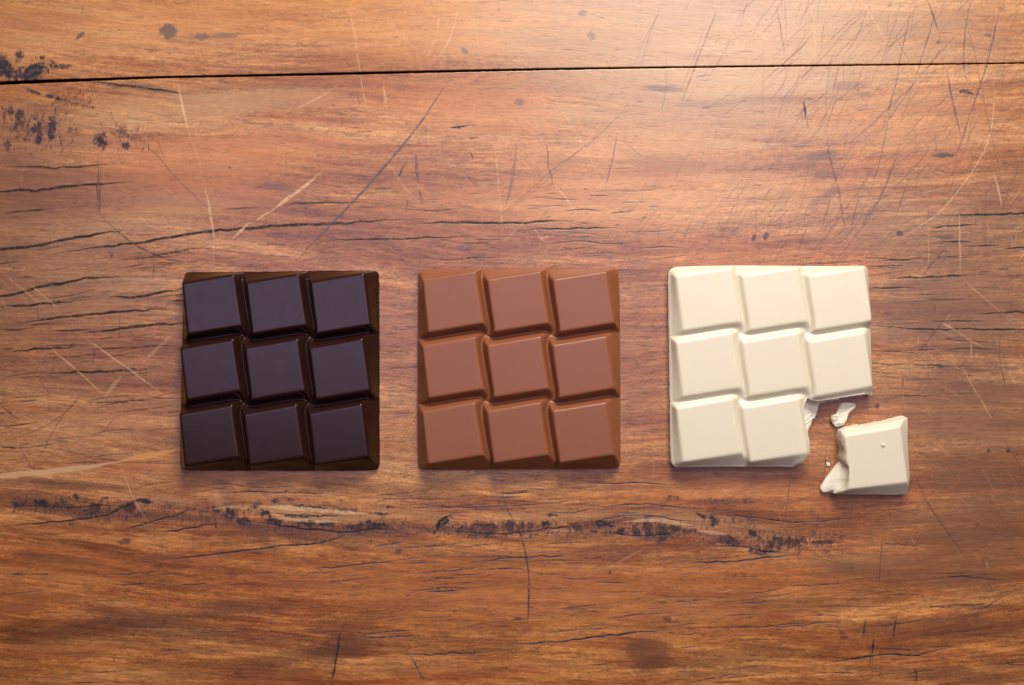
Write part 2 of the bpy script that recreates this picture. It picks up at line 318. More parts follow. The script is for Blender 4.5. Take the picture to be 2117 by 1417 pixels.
for q in ["4 .5 0,1030 100,1032 200,1040 300,1036 380,1042 460,1058", "5 .5 560,1040 640,1044 740,1052", "6 .6 520,1072 600,1072 700,1062", "8 .5 560,1092 640,1096 760,1096 840,1094 900,1096", "5 .45 910,1096 1000,1106 1090,1102 1160,1092",
          "4 .6 1160,1092 1200,1090 1260,1078 1330,1070 1420,1066", "6 .5 1260,1102 1340,1112 1420,1104 1480,1112 1560,1130 1650,1128 1740,1120", "4 .5 1420,1066 1500,1090 1560,1095 1640,1108 1760,1118", "10 .4 40,1052 160,1066 300,1064 420,1076", "16 .35 20,1044 160,1056 320,1050 470,1066 560,1088 700,1096 850,1096 1000,1096 1160,1094 1280,1092 1400,1094 1500,1112 1620,1122 1740,1120", "14 .4 930,1092 1030,1094 1130,1088", "12 .4 1560,1132 1640,1126 1720,1122"]:
    q = q.split(); LATER.append((float(q[0]), float(q[1]), [tuple(map(float, p.split(','))) for p in q[2:]]))
# cracks along the grain, knife cuts, pale scratches: width, strength, kind, points
TR = """
3 .8 k 176,166 247,175 388,193|5 .35 k 178,169 260,181 380,193|2.5 .85 k 0,343 81,346 127,347 198,342 240,340|4 .9 k -60,402 0,396 70,393 130,387 198,380 275,375|2 .8 k 0,442 49,437 116,431|4.6 .9 k -80,524 0,516 53,511 123,498 183,487 254,476
4.2 .9 k 95,528 176,515 279,502 353,490 437,478 529,471 620,465 700,462 760,458 841,454 882,454|3.8 .9 k 841,464 894,460 1003,461 1088,461 1123,457 1166,458 1190,464|2.6 .85 k 1102,475 1152,474 1212,472 1279,470|2.8 .85 k 660,499 700,497 770,495 848,493 954,490
2 .7 k 459,432 536,429|2.4 .8 k 579,423 700,418 763,417|2 .7 k 728,429 781,428|1.8 .7 k 753,400 781,399|1.8 .7 k 764,392 820,389|1.8 .7 k 979,375 1018,373|2 .7 k 1130,411 1194,413|1.6 .6 k 1120,450 1140,449|1.6 .6 k 960,402 1000,400|1.6 .6 k 880,413 915,412
3.8 .9 k 1950,447 2017,445 2117,442 2200,441|2.6 .85 k 1912,470 1982,467 2024,464|3 .8 k 1940,500 2010,500|2.4 .85 k 1989,509 2070,508|2.6 .85 k 2070,516 2117,511 2170,510|2 .7 k 2046,473 2117,475|3 .9 k 1834,576 1926,573 1954,571 2017,571|2.6 .85 k 1795,551 1869,550|1.8 .7 k 1640,548 1700,545 1774,540|2 .7 k 1774,533 1890,539
2.2 .8 k 1799,594 1897,597|2.8 .85 k 2014,649 2117,645 2200,646|3 .9 k 1800,673 1883,680 2000,681 2117,682 2180,684|1.7 .7 k 1912,621 2003,620|1.6 .7 k 1890,610 1943,609|1.6 .6 k 1827,660 1897,661|1.6 .6 k 1901,522 1947,524|2 .7 k 1830,819 1869,819 1943,820|2 .7 k 2080,571 2130,570|2 .7 k 1917,440 1945,441|1.6 .6 k 1880,712 1940,714|1.6 .6 k 2020,562 2056,563|1.6 .6 k 1770,488 1820,487
4.2 .9 k -50,618 0,612 35,607 63,598 123,586 176,576 247,573|4 .85 k 0,635 46,632 106,626 155,623|3.8 .9 k 28,671 88,661 141,654 197,649 247,644 342,640|3.8 .9 k 226,614 282,613 346,603 380,595|4.2 .9 k 183,686 247,681 310,672 380,667|2 .75 k 0,685 53,682|2.6 .8 k 109,683 190,681|3.2 .85 k 18,728 70,722 152,717|2 .7 k 0,722 32,721|2.2 .8 k 183,722 268,718|3.6 .9 k 99,772 159,770 247,767 303,764|2 .75 k 254,553 303,545|2 .75 k 317,549 370,543
2.6 .8 k 353,622 380,621|1.6 .7 k 35,781 95,778|2.2 .7 k 176,833 247,830 317,827|1.8 .6 k 303,820 384,824|1.8 .7 k 201,604 240,602|1.6 .6 k 145,616 197,613|1.8 .5 c 0,912 35,905 106,873 155,834 173,810|2.4 .5 c 86,944 102,905 130,859 169,813|1.8 .7 k 320,545 345,541|2 .6 k 30,575 75,572
2.6 .85 k 0,1089 73,1082 146,1075 204,1068 237,1057 281,1037 310,1026|2.2 .8 k 255,1097 310,1079 376,1060 405,1042|2.6 .85 k 317,1100 365,1097 420,1086 467,1079|2.8 .85 k 325,1157 383,1153 474,1142 547,1133 602,1127 664,1122 700,1111 744,1097|2.4 .7 k 226,1188 266,1186 321,1180|2 .7 k 365,1211 405,1208 434,1209|2.2 .75 k 635,1179 700,1172 769,1163 817,1166|2.2 .75 k 452,1019 547,1017 620,1019 700,1020|1.5 .6 k 274,1013 328,998 379,995|1.5 .6 k 310,1018 346,1009|1.5 .6 k 400,1020 440,1010 470,1012
1.8 .6 k 751,1042 817,1032 890,1032 970,1032|1.8 .6 k 817,1042 853,1038 897,1046 992,1049 1083,1044 1152,1040 1181,1032 1240,1031|2.2 .75 k 1218,1002 1320,998 1400,1004|2 .75 k 1236,1060 1265,1046 1320,1042 1400,1048 1450,1052|3.4 .85 c 1039,1008 1043,1042 1056,1068 1076,1108 1088,1155 1093,1210 1092,1265 1090,1310|4 .9 k 904,1099 908,1079 933,1066|2 .75 k 740,1320 842,1315 868,1313|2.2 .8 k 828,1353 919,1352 985,1349 1036,1344
3 .9 k 1025,1336 1065,1333 1156,1326 1247,1315 1320,1308 1400,1301|2 .6 k 1400,1301 1473,1299 1553,1297 1655,1292 1783,1278|2.2 .8 k 1043,1154 1134,1150 1182,1148|3.6 .8 k 686,1417 693,1370 700,1327 706,1305|2 .7 k 848,1356 864,1387 879,1411|2 .7 k 1138,1091 1182,1088|2.2 .75 k 1480,1064 1564,1071 1637,1080 1700,1078 1768,1073|2.6 .8 k 1425,1164 1524,1159 1582,1153 1648,1146|1.8 .6 k 1812,1122 1874,1127 1910,1129|2.2 .75 k 1943,1192 1991,1192 2042,1197 2093,1203|3 .85 k 1699,1372 1772,1361 1819,1354 1900,1354 1929,1347 1969,1338|2 .7 k 1400,1341 1455,1335
1.6 .6 k 1407,1417 1455,1405 1539,1391|2.4 .7 k 1889,1378 1894,1392 1892,1417|2 .6 k 1854,1398 1910,1386 1990,1376|1.8 .6 k 2060,1370 2117,1376 2170,1378|2.4 .75 k 1236,1204 1303,1206|2 .7 k 1131,1218 1172,1217|2 .7 k 938,1191 1005,1186|2.2 .75 k 880,1223 930,1222|2 .7 k 890,1195 925,1192|2 .7 k 848,1161 890,1159|2 .7 k 1212,1375 1260,1375|2 .7 k 1155,1195 1200,1199|2 .7 k 970,1353 990,1351|1.6 .6 k 1060,1115 1120,1112
4 .7 b 935,156 894,215 873,247 841,289 799,339 753,392 700,448 640,508 604,546|7 .4 c 1067,303 1062,339 1053,395 1046,423|7 .55 c 859,316 860,350 864,380|6 .5 c 866,390 868,405 872,425|5 .45 c 843,412 838,437|2.8 .65 c 1127,293 1132,317 1132,349 1141,367 1139,391|2 .45 c 1314,198 1271,247 1222,293 1141,353 1070,416 982,487|2 .35 c 1225,285 1130,372 1020,462|3 .5 c 1275,282 1264,335 1250,388|1.8 .4 c 1278,286 1335,332|5 .8 k 929,265 961,262|4 .6 c 965,287 985,286|4 .6 c 970,312 978,331|3 .6 c 960,358 977,380|4 .55 k 823,365 829,354
2.6 .5 c 1488,3 1463,70 1439,130 1410,212 1405,236|2 .5 b 1606,14 1615,70 1622,116|2.6 .5 c 1887,3 1876,56 1862,116 1852,176 1823,265|3 .5 c 1940,3 1926,53 1905,123 1890,169|4 .6 c 1917,0 1929,32 1941,67|2 .45 c 1979,3 1996,46 2014,102 2028,176 2046,265 2063,335 2084,399|3 .55 c 2007,0 1996,67 1993,134 1996,159 2014,190|3 .6 c 2070,3 2053,85 2035,152 2017,205 2000,254 1982,310 1973,333|3.6 .6 c 1957,141 1968,201 1979,247 1988,288|3 .55 c 1707,268 1717,332 1732,388 1749,487|5 .45 c 1859,310 1837,370 1806,434 1770,494
4 .45 c 1717,409 1700,469|2.6 .45 c 1777,399 1756,487|2 .4 c 1929,303 1890,349 1841,395|2.8 .8 k 1661,208 1666,247|2.4 .6 k 1661,203 1686,208|5 .9 k 1982,190 1992,189 2014,196|2.4 .5 b 1933,271 1938,328|2.6 .5 c 1880,370 1851,451|2.4 .4 c 1740,170 1700,290|6 .3 c 1894,169 1866,197 1806,254 1753,300|4 .35 c 1735,140 1722,190|2.4 .4 c 1800,0 1770,80 1740,120|3 .35 c 1990,60 1935,120 1890,175|2.6 .4 c 1905,150 1850,230 1800,300|2.6 .4 c 1846,190 1820,330 1790,420|2 .4 c 1850,60 1862,95 1882,132|2 .4 c 1700,120 1640,180 1600,230|2 .35 c 1760,60 1690,130 1620,190|3 .35 c 1810,420 1760,500 1720,545|3 .3 c 1840,300 1700,500 1650,545
2.6 .6 c 1885,969 1911,1028 1940,1075 1969,1115 1998,1152|2 .5 c 1871,1071 1911,1035 1960,985|1.8 .4 c 1871,1068 1962,1060 2020,1046|2 .5 c 1637,955 1630,1020 1619,1082 1600,1104|2 .5 c 1710,900 1706,955 1692,1064 1677,1148|2 .65 c 1825,1104 1821,1155 1816,1217|3.4 .75 k 1790,1279 1783,1316|3.2 .75 k 1854,1272 1845,1319|3.6 .85 k 1806,1319 1803,1352|2 .5 c 2029,1144 2042,1199 2060,1243|2.2 .6 c 2089,1225 1984,1287|2 .5 c 2068,900 2104,955 2115,995|3 .6 c 1869,775 1862,816|5 .55 c 1930,628 1935,646|4 .45 c 1961,506 1908,569|4 .4 c 1968,640 1930,690 1890,742|2 .5 c 2067,686 2068,753 2084,816|2 .4 c 1760,850 1752,900
2 .4 c 169,229 205,254 300,300 370,374 441,437 501,462|3.6 .65 c 212,450 264,496 317,526 381,545|3 .6 c 202,342 200,400 202,437|3 .6 c 207,345 205,400 206,440|6 .5 c 203,425 205,440|3 .6 b 317,535 315,577|3 .5 b 76,633 78,668|2.4 .5 c 248,645 244,712|5 .6 c 195,722 190,752|3 .5 c 10,535 25,556|4 .6 c 0,838 36,868|3 .55 c 80,785 102,815|2.4 .5 b 110,752 100,785|2 .5 c 259,878 290,923|2 .5 c 240,860 215,890|2.4 .5 c 40,925 60,960 78,978|3 .45 c 325,290 340,330|2 .45 c 175,0 165,40|1.8 .5 k 294,101 332,106|3 .4 c 640,380 620,420|3 .4 c 735,180 744,225
2.2 .6 p 717,0 733,70 742,141 753,201 765,254|4 .5 p 792,169 797,212 802,247|2.2 .55 p 947,10 936,63 919,99 901,123|1.8 .4 p 911,10 901,70 883,120|1.6 .3 p 975,10 989,88 1000,152|2.4 .55 p 887,247 885,300|2.4 .55 p 1021,296 1030,370 1037,459 1039,500|2.4 .45 p 795,328 841,392 871,420|4 .5 p 1141,370 1190,437|2.4 .5 y 1039,500 1095,448|6 .6 p 1112,492 1145,488|4 .5 p 1103,470 1125,500|2 .35 y 1141,194 1173,247 1212,310 1243,381|1.5 .4 p 755,20 760,50 770,60|1.8 .4 p 833,60 840,95|1.6 .4 p 874,85 890,110
5 .9 p 369,176 379,229 392,282|4 .4 p 392,282 409,325|3 .35 p 409,325 423,385|4.5 .85 p 423,385 434,434 443,494|3 .5 p 443,494 440,540|2.5 .6 p 678,342 650,368|7 1 p 655,364 635,381 582,420 560,436|5 .95 p 560,436 529,455|8 .9 p 515,460 480,494|3 .45 p 700,176 653,205 600,229|2 .3 p 176,445 155,498|2.2 .55 p 0,559 46,598 92,635|3 .55 p 55,582 123,640|3 .85 p 155,683 197,714 268,764 342,818|3 .75 y 93,707 141,750 219,819|2 .35 p 90,540 140,580|8 .3 p 353,693 320,725 293,750|9 .3 p 250,778 215,820|2 .3 y 270,820 330,858|2 .3 p 57,517 80,536
2.4 .6 p 2056,141 2053,226 2042,293 2017,342 1982,392 1943,437 1897,470 1830,516|2.6 .6 p 1982,433 1985,569|2 .4 p 1919,470 1919,537 1910,559|2.2 .5 y 1982,569 2017,601 2070,647 2098,671|3 .5 p 1964,647 1952,666|6 .6 p 1947,668 1975,682|3 .4 p 1975,682 2003,703 2038,721|3.4 .5 p 1899,696 1897,717|3.4 .55 p 2007,700 2008,745|2 .35 p 1920,714 1961,739|2.6 .5 y 1979,747 1993,767 2021,816 2060,880|1.8 .35 y 1853,749 1862,795 1873,858|4 .4 p 1781,0 1816,60 1837,95|4 .5 y 1523,272 1492,307|7 .25 p 1548,409 1600,384 1682,363|4 .6 p 2053,356 2067,406 2070,427|4 .3 p 1893,402 1950,388|3 .5 p 2088,480 2117,462|2 .5 p 2100,480 2100,502|3 .5 p 2106,540 2117,522|2 .4 p 2117,379 2090,420|1.5 .3 y 1400,70 1682,83 1982,94|7 .25 p 1540,30 1590,90|8 .2 p 1490,40 1530,100|4 .35 y 1672,0 1683,60 1683,130|2 .4 p 1918,350 1960,362|2.2 .4 p 2007,285 2060,292|2 .4 p 1995,310 2040,320
12 .7 l -60,988 0,984 91,976 182,965 241,955|11 .8 o 241,955 292,944 372,929|2.6 .65 p 244,951 255,980 277,1031 303,1075|1.8 .4 y 320,1100 345,1125|1.8 .5 p 0,1085 15,1110|2.4 .5 p 1246,1178 1290,1156 1330,1134|2.4 .5 p 1285,1182 1304,1185|1.8 .3 p 1207,1195 1240,1178|2.6 .6 p 1882,1110 1892,1126|1.6 .4 p 1845,1112 1838,1130|2 .35 y 2008,1070 2040,1088|2 .5 p 2039,1156 2042,1180|2 .3 p 1925,974 1928,990|2 .4 p 1965,945 1950,930|1.6 .4 p 1885,1385 1900,1375|1.6 .4 p 1862,1385 1870,1395|1.6 .3 y 560,1090 575,1120|2 .35 p 1350,935 1350,998|2 .35 p 2100,1225 2117,1255|2.4 .8 k 470,1072 520,1078 600,1090 700,1100 760,1096 830,1092|2.2 .75 k 905,1098 960,1100 1040,1104 1130,1094 1200,1088|2 .75 k 1195,1092 1240,1078 1262,1070 1330,1066 1400,1075 1470,1082|2 .7 k 1260,1103 1330,1108 1400,1102|2.2 .7 k 1460,1130 1520,1128 1580,1140 1650,1146|9 .8 p 540,1046 600,1050 680,1056 760,1062|7 .8 p 560,1070 640,1076 700,1078|8 .7 p 1290,1078 1360,1076 1430,1086|7 .7 p 1440,1096 1500,1104|6 .6 p 440,1052 480,1048 520,1050|2 .8 k 550,1062 600,1063 660,1066 720,1066|2 .7 k 0,1052 60,1046 140,1050 220,1044 280,1046"""
KIND = {'k': CR, 'c': CUT, 'b': (0.075, 0.055, 0.06), 'p': CREAM, 'y': YEL, 'l': (0.52, 0.31, 0.155), 'o': (0.54, 0.235, 0.07)}
# first the many fine marks nobody could trace one by one
def scatter(n, box, ang, dang, l0, l1, w0, w1, a0, a1, cc, depth=0.12):
    for _ in range(int(n*1.35)):
        x = rng.uniform(box[0], box[2]); y = rng.uniform(box[1], box[3])
        an = math.radians(ang + rng.normal(0, dang)); L = rng.uniform(l0, l1)
        dx, dy = math.cos(an)*L/2, -math.sin(an)*L/2; b = rng.normal(0, L*0.03, 2)
        stroke([(x-dx, y-dy), (x+b[0], y+b[1]), (x+dx, y+dy)], rng.uniform(w0, w1), rng.uniform(a0, a1), cc, depth, jit=0.4)
scatter(230, (1480, -60, 2117, 540), 52, 14, 25, 150, 1.0, 2.4, .18, .55, CUT)
scatter(90, (1300, -60, 2117, 560), 72, 12, 40, 190, 1.0, 2.2, .18, .5, CUT)
scatter(60, (1600, 60, 2000, 330), 46, 8, 40, 130, 1.2, 2.8, .2, .55, CUT)
scatter(50, (1750, 20, 2117, 560), -58, 14, 30, 160, 1.0, 1.8, .10, .32, CUT)
scatter(60, (1380, 350, 1800, 560), 55, 10, 40, 140, 1.2, 2.6, .12, .32, CUT)
scatter(60, (900, 440, 1400, 560), 48, 10, 20, 90, 1.0, 2.0, .15, .38, CUT)
scatter(50, (1280, 560, 1390, 900), 48, 12, 20, 80, 1.0, 2.0, .15, .40, CUT)
scatter(36, (800, 560, 870, 900), 48, 12, 20, 60, 1.0, 1.8, .15, .35, CUT)
scatter(110, (X0, Y0, X1, Y1), 60, 40, 20, 120, 0.9, 1.6, .10, .30, CUT)
scatter(70, (1750, 400, 2150, 1000), -45, 25, 20, 90, 0.9, 1.8, .12, .35, PALE)
scatter(50, (-50, 400, 400, 950), -40, 16, 20, 120, 0.9, 1.7, .10, .32, PALE)
scatter(110, (X0, Y0, X1, Y1), -60, 45, 15, 110, 0.8, 1.6, .08, .30, PALE)
for n, bx, an in [(260, (X0, Y0, X1, Y1), 2), (150, (-100, 480, 390, 960), 6), (150, (1790, 430, 2200, 800), 1), (200, (700, 1100, 1450, 1300), 4), (90, (880, 380, 1400, 560), 2), (120, (0, 1150, 700, 1417), 3),
                  (130, (1400, 1030, 2117, 1417), 3), (100, (X0, Y0, X1, 430), 1), (160, (X0, Y0, X1, Y1), 3), (60, (800, 560, 870, 980), 4), (60, (1280, 560, 1390, 980), 2), (60, (350, 500, 800, 560), 4)]:
    scatter(n, bx, an, 3, 8, 46, 0.9, 2.0, .25, .75, CR, 0.2)
BLK = (0.027, 0.020, 0.020)
for n, bx, w in [(110, (-10, 228, 150, 312), 3.2), (40, (100, 188, 200, 222), 2.6), (50, (205, 255, 315, 312), 2.6), (80, (20, 1028, 150, 1060), 3.4), (70, (150, 1036, 290, 1076), 3.4), (40, (420, 1046, 520, 1084), 3.0),
                 (60, (550, 1078, 700, 1100), 3.0), (60, (735, 1080, 845, 1106), 3.2), (150, (915, 1080, 1140, 1110), 3.2), (60, (1290, 1080, 1425, 1114), 3.4), (150, (1555, 1098, 1745, 1142), 3.2), (40, (1455, 1030, 1555, 1041), 2.2), (120, (285, 1042, 560, 1088), 2.8), (40, (695, 1086, 745, 1104), 3), (50, (838, 1086, 925, 1106), 2.8), (110, (1138, 1076, 1295, 1108), 2.8), (90, (1425, 1074, 1565, 1130), 2.8), (120, (480, 1050, 1750, 1130), 2.2)]:
    scatter(n, bx, 78, 12, 4, 15, w*0.5, w, .25, .85, BLK, 0.25)
for n, bx, an in [(26, (0, 480, 370, 960), 5), (20, (1810, 440, 2117, 840), 1), (36, (700, 1120, 1450, 1310), 3), (24, (1500, 1180, 2117, 1417), 3), (14, (0, 1170, 700, 1417), 3), (16, (880, 390, 1400, 560), 2), (14, (420, 1000, 1400, 1060), 3)]:
    scatter(int(n*1.4), bx, an, 2.5, 40, 140, 1.5, 2.9, .5, .95, CR, 0.3)
for _ in range(900):                               # specks
    x = rng.uniform(X0, X1); y = rng.uniform(Y0, Y1); r = rng.uniform(0.8, 2.2)
    stroke([(x-r*rng.uniform(.5, 2), y), (x, y+rng.normal(0, 1)), (x+r, y)], r*1.5, rng.uniform(.2, .7), CUT if rng.random() < .6 else CR, 0.2, smooth=False, taper=False)
for w, a, p in LATER: stroke(p, w, a, DK, 0.1, rag=0.75, jit=1.5)
for q in TR.replace('\n', '|').split('|'):
    q = q.split()
    if len(q) < 4: continue
    k = q[2]; pts = [tuple(map(float, s.split(','))) for s in q[3:]]
    w, a = float(q[0]), float(q[1])
    stroke(pts, w*(1.22 if k == 'k' else 1.1 if k in 'cb' else 1), min(1, a*(1.25 if k in 'kcb' else 1.05)), KIND[k], {'k': .38, 'c': .22, 'b': .25, 'p': .18, 'y': .15, 'l': 0, 'o': 0}[k],
           rag={'k': .25, 'c': .5, 'b': .35, 'p': .6, 'y': .6, 'l': .1, 'o': .1}[k], jit=1.6 if k == 'k' else 0.7)
    if k == 'k' and w > 2.4:                       # splinters beside the long cracks
        for _ in range(int(2 + w)):
            i = rng.integers(0, len(pts)-1); f = rng.random(); px = lerp(np.array(pts[i]), np.array(pts[i+1]), f)
            d = np.array(pts[i+1])-np.array(pts[i]); d /= np.hypot(*d)+1e-9; L = rng.uniform(12, 50); o = np.array([-d[1], d[0]])*rng.normal(0, 4)
            stroke([px+o, px+o+d*L/2+rng.normal(0, 1, 2), px+o+d*L], rng.uniform(1, 1.8), rng.uniform(.35, .75), CR, .3)
col = np.clip(col, 0.004, 0.9)

def make_image(name, rgb, space):
    im = bpy.data.images.new(name, IW, IH, alpha=True, float_buffer=False)
    im.colorspace_settings.name = space
    buf = np.ones((IH, IW, 4), np.float32); buf[..., :3] = rgb
    e = np.minimum(np.minimum(xx, IW-1-xx)/150, np.minimum(yy, IH-1-yy)/110)
    if space == 'sRGB':
        c = buf[..., :3]; buf[..., :3] = np.where(c <= 0.0031308, 12.92*c, 1.055*np.power(np.maximum(c, 1e-6), 1/2.4)-0.055)
        buf[..., 3] = np.clip(e, 0, 1)
        im.alpha_mode = 'CHANNEL_PACKED'
    im.pixels.foreach_set(np.ascontiguousarray(buf[::-1]).ravel()); im.update(); im.pack()
    return im
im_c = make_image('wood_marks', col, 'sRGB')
im_h = make_image('wood_relief', np.dstack([np.clip(hgt, 0, 1), np.clip(rgh, 0, 1), hgt*0]), 'Non-Color')

def wood_material():
    m, nt, p = new_mat('worn_wood'); L = nt.links.new
    tc = N(nt, 'ShaderNodeTexCoord')
    mp = N(nt, 'ShaderNodeMapping'); mp.vector_type = 'POINT'
    sx, sy = 1/(IW*S), 1/(IH*S)
    mp.inputs['Scale'].default_value = (sx, sy, 1)
    mp.inputs['Location'].default_value = (-(X0-CX)*S*sx, -(CY-Y1)*S*sy, 0)
    L(tc.outputs['Object'], mp.inputs['Vector'])
    tx = N(nt, 'ShaderNodeTexImage'); tx.image = im_c; tx.extension = 'CLIP'; tx.interpolation = 'Cubic'
    th = N(nt, 'ShaderNodeTexImage'); th.image = im_h; th.extension = 'EXTEND'; th.interpolation = 'Cubic'
    L(mp.outputs[0], tx.inputs['Vector']); L(mp.outputs[0], th.inputs['Vector'])
    # the same wood beyond the traced marks, from noise alone
    m2 = N(nt, 'ShaderNodeMapping'); m2.inputs['Scale'].default_value = (12, 300, 90); L(tc.outputs['Object'], m2.inputs['Vector'])
    n1 = N(nt, 'ShaderNodeTexNoise'); n1.inputs['Scale'].default_value = 1.0; n1.inputs['Detail'].default_value = 7; n1.inputs['Roughness'].default_value = 0.62; n1.inputs['Distortion'].default_value = 0.5
    L(m2.outputs[0], n1.inputs['Vector'])
    cr = N(nt, 'ShaderNodeValToRGB'); e = cr.color_ramp.elements
    e[0].position = 0.28; e[0].color = (0.085, 0.030, 0.011, 1); e[1].position = 0.72; e[1].color = (0.35, 0.150, 0.045, 1)
    x = e.new(0.5); x.color = (0.25, 0.090, 0.025, 1)
    L(n1.outputs['Fac'], cr.inputs['Fac'])
    mx = N(nt, 'ShaderNodeMix', data_type='RGBA')
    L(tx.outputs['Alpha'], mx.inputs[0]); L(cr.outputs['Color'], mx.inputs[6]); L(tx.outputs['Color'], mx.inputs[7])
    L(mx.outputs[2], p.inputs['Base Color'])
    sp = N(nt, 'ShaderNodeSeparateColor'); L(th.outputs['Color'], sp.inputs[0])
    mr = N(nt, 'ShaderNodeMapRange'); mr.inputs['To Min'].default_value = 0.20; mr.inputs['To Max'].default_value = 0.52
    L(sp.outputs[1], mr.inputs['Value']); L(mr.outputs[0], p.inputs['Roughness'])
    # fine fibre relief on top of the traced relief
    m3 = N(nt, 'ShaderNodeMapping'); m3.inputs['Scale'].default_value = (160, 2600, 300); L(tc.outputs['Object'], m3.inputs['Vector'])
    n3 = N(nt, 'ShaderNodeTexNoise'); n3.inputs['Scale'].default_value = 1.0; n3.inputs['Detail'].default_value = 3; L(m3.outputs[0], n3.inputs['Vector'])
    ad = N(nt, 'ShaderNodeMath', operation='MULTIPLY_ADD'); ad.inputs[1].default_value = 0.10
    L(n3.outputs['Fac'], ad.inputs[0]); L(sp.outputs[0], ad.inputs[2])
    bp = N(nt, 'ShaderNodeBump'); bp.inputs['Strength'].default_value = 0.5; bp.inputs['Distance'].default_value = 0.00035
    L(ad.outputs[0], bp.inputs['Height']); L(bp.outputs[0], p.inputs['Normal'])
    ms = N(nt, 'ShaderNodeMapRange'); ms.inputs['From Min'].default_value = 0.62; ms.inputs['From Max'].default_value = 0.9
    ms.inputs['To Min'].default_value = 0.60; ms.inputs['To Max'].default_value = 0.02      # open cracks and dirt are dull
    L(sp.outputs[1], ms.inputs['Value']); L(ms.outputs[0], p.inputs['Specular IOR Level'])
    return m
M_WOOD = wood_material()
M_GAP, _nt, _p = new_mat('gap_black'); _p.inputs['Base Color'].default_value = (0.012, 0.009, 0.008, 1); _p.inputs['Roughness'].default_value = 0.95

table = thing('wooden_table', 'worn brown wooden tabletop scratched and cracked beneath all the chocolate', 'table')
gap_top = [(-3000, 230), (-900, 206), (-320, 181), (0, 169), (110, 164.5), (170, 163), (330, 158), (520, 154.5), (700, 150.5), (880, 146.5), (1050, 143), (1230, 140), (1400, 138), (1600, 135.5), (1750, 133.8), (1950, 131.5), (2117, 129.5), (2440, 126), (3300, 118), (5100, 100)]
gap_w = [7, 7, 7, 6.5, 6.5, 5.5, 4, 4, 4.6, 4.3, 4, 3.4, 3, 2.8, 2.6, 2.4, 2.2, 2.2, 2.2, 2.2]
gt = np.array(gap_top); xs = np.unique(np.r_[np.arange(-300, 2460, 6.0), gt[:, 0]])
ge = np.interp(xs, gt[:, 0], gt[:, 1]) + rng.normal(0, 0.15, len(xs)); gb = np.interp(xs, gt[:, 0], gt[:, 1]) + np.interp(xs, gt[:, 0], gap_w) + rng.normal(0, 0.25, len(xs))
def plank(edge, far, sgn, z0):
    """a board from its gap-side edge to y = far; the arris is worn round and the board is 28 mm thick"""
    prof = [(0, -0.028), (0, -0.0012), (0, -0.00035), (0.35, -0.00012), (1.0, -0.00003), (2.0, 0.0)]   # px in from the edge, z
    V = []; n = len(xs)
    for d, z in prof:
        V += [P3((x, y+sgn*d), z+z0) for x, y in zip(xs, edge)]
    V += [P3((x, far), z0) for x in xs]; V += [P3((x, far), z0-0.028) for x in xs]
    r = len(prof)+2; F = []
    for i in range(r):
        a, b = i*n, ((i+1) % r)*n
        for j in range(n-1):
            f = (a+j, a+j+1, b+j+1, b+j)
            F.append(f if sgn < 0 else f[::-1])
    F.append([i*n for i in range(r)] if sgn > 0 else [i*n for i in range(r)][::-1])
    F.append([i*n+n-1 for i in range(r)][::-1] if sgn > 0 else [i*n+n-1 for i in range(r)])
    o = mesh_obj('plank', V, F, M_WOOD, table, smooth=False)
    o.data.materials.append(M_GAP)
    for q in range(2*(n-1)): o.data.polygons[q].material_index = 1   # the sides of the gap are near black
    return o
plank(ge, -1900, -1, 0.0)
plank(gb, 3400, 1, 0.0)

# ------------------------------------------------------------------ the chocolate bars
HT, HV, H0 = 0.0070, 0.0029, 0.0011
TLm = np.array([876.7, 581.5]); PXm, PYm = np.array([134.9, -0.6]), np.array([-0.6, 135.75])
TOPm = np.array([(-4.3, -1.8), (106.8, -21.5), (124.5, 88), (9.8, 107)])
Hc = np.array([(-6.7, 112), (3.4, 116.7), (14.3, 118), (55.9, 111.8), (99.4, 105.1), (111.8, 104.8), (121.1, 107.9), (128.1, 111.5)])
Vc = np.array([(128.1, -24.2), (121.7, -12), (120.3, 2), (124.8, 33), (131.2, 66), (135.9, 87), (135.4, 99), (132, 107), (128.1, 111.5)])
HcL = np.array([(-11.5, 118.8), (-4, 118.9), (14.3, 118), (55.9, 111.8), (99.4, 105.1), (111.8, 104.8), (121.1, 107.9), (128.1, 111.5)])
HcR = np.array([(-6.7, 112), (3.4, 116.7), (14.3, 118), (55.9, 111.8), (99.4, 105.1), (114, 103.6), (125, 106), (136, 109)])
VcT = np.array([(121, -26), (120, -14), (120.3, 2), (124.8, 33), (131.2, 66), (135.9, 87), (135.4, 99), (132, 107), (128.1, 111.5)])
VcB = np.array([(128.1, -24.2), (121.7, -12), (120.3, 2), (124.8, 33), (131.2, 66), (136.4, 90), (138.5, 105), (139.5, 116)])
ZG = HV
def fit_affine(src, dst):
    A = np.c_[src, np.ones(len(src))]; X, *_ = np.linalg.lstsq(A, dst, rcond=None)
    return lambda p: np.c_[np.asarray(p, float), np.ones(len(p))] @ X
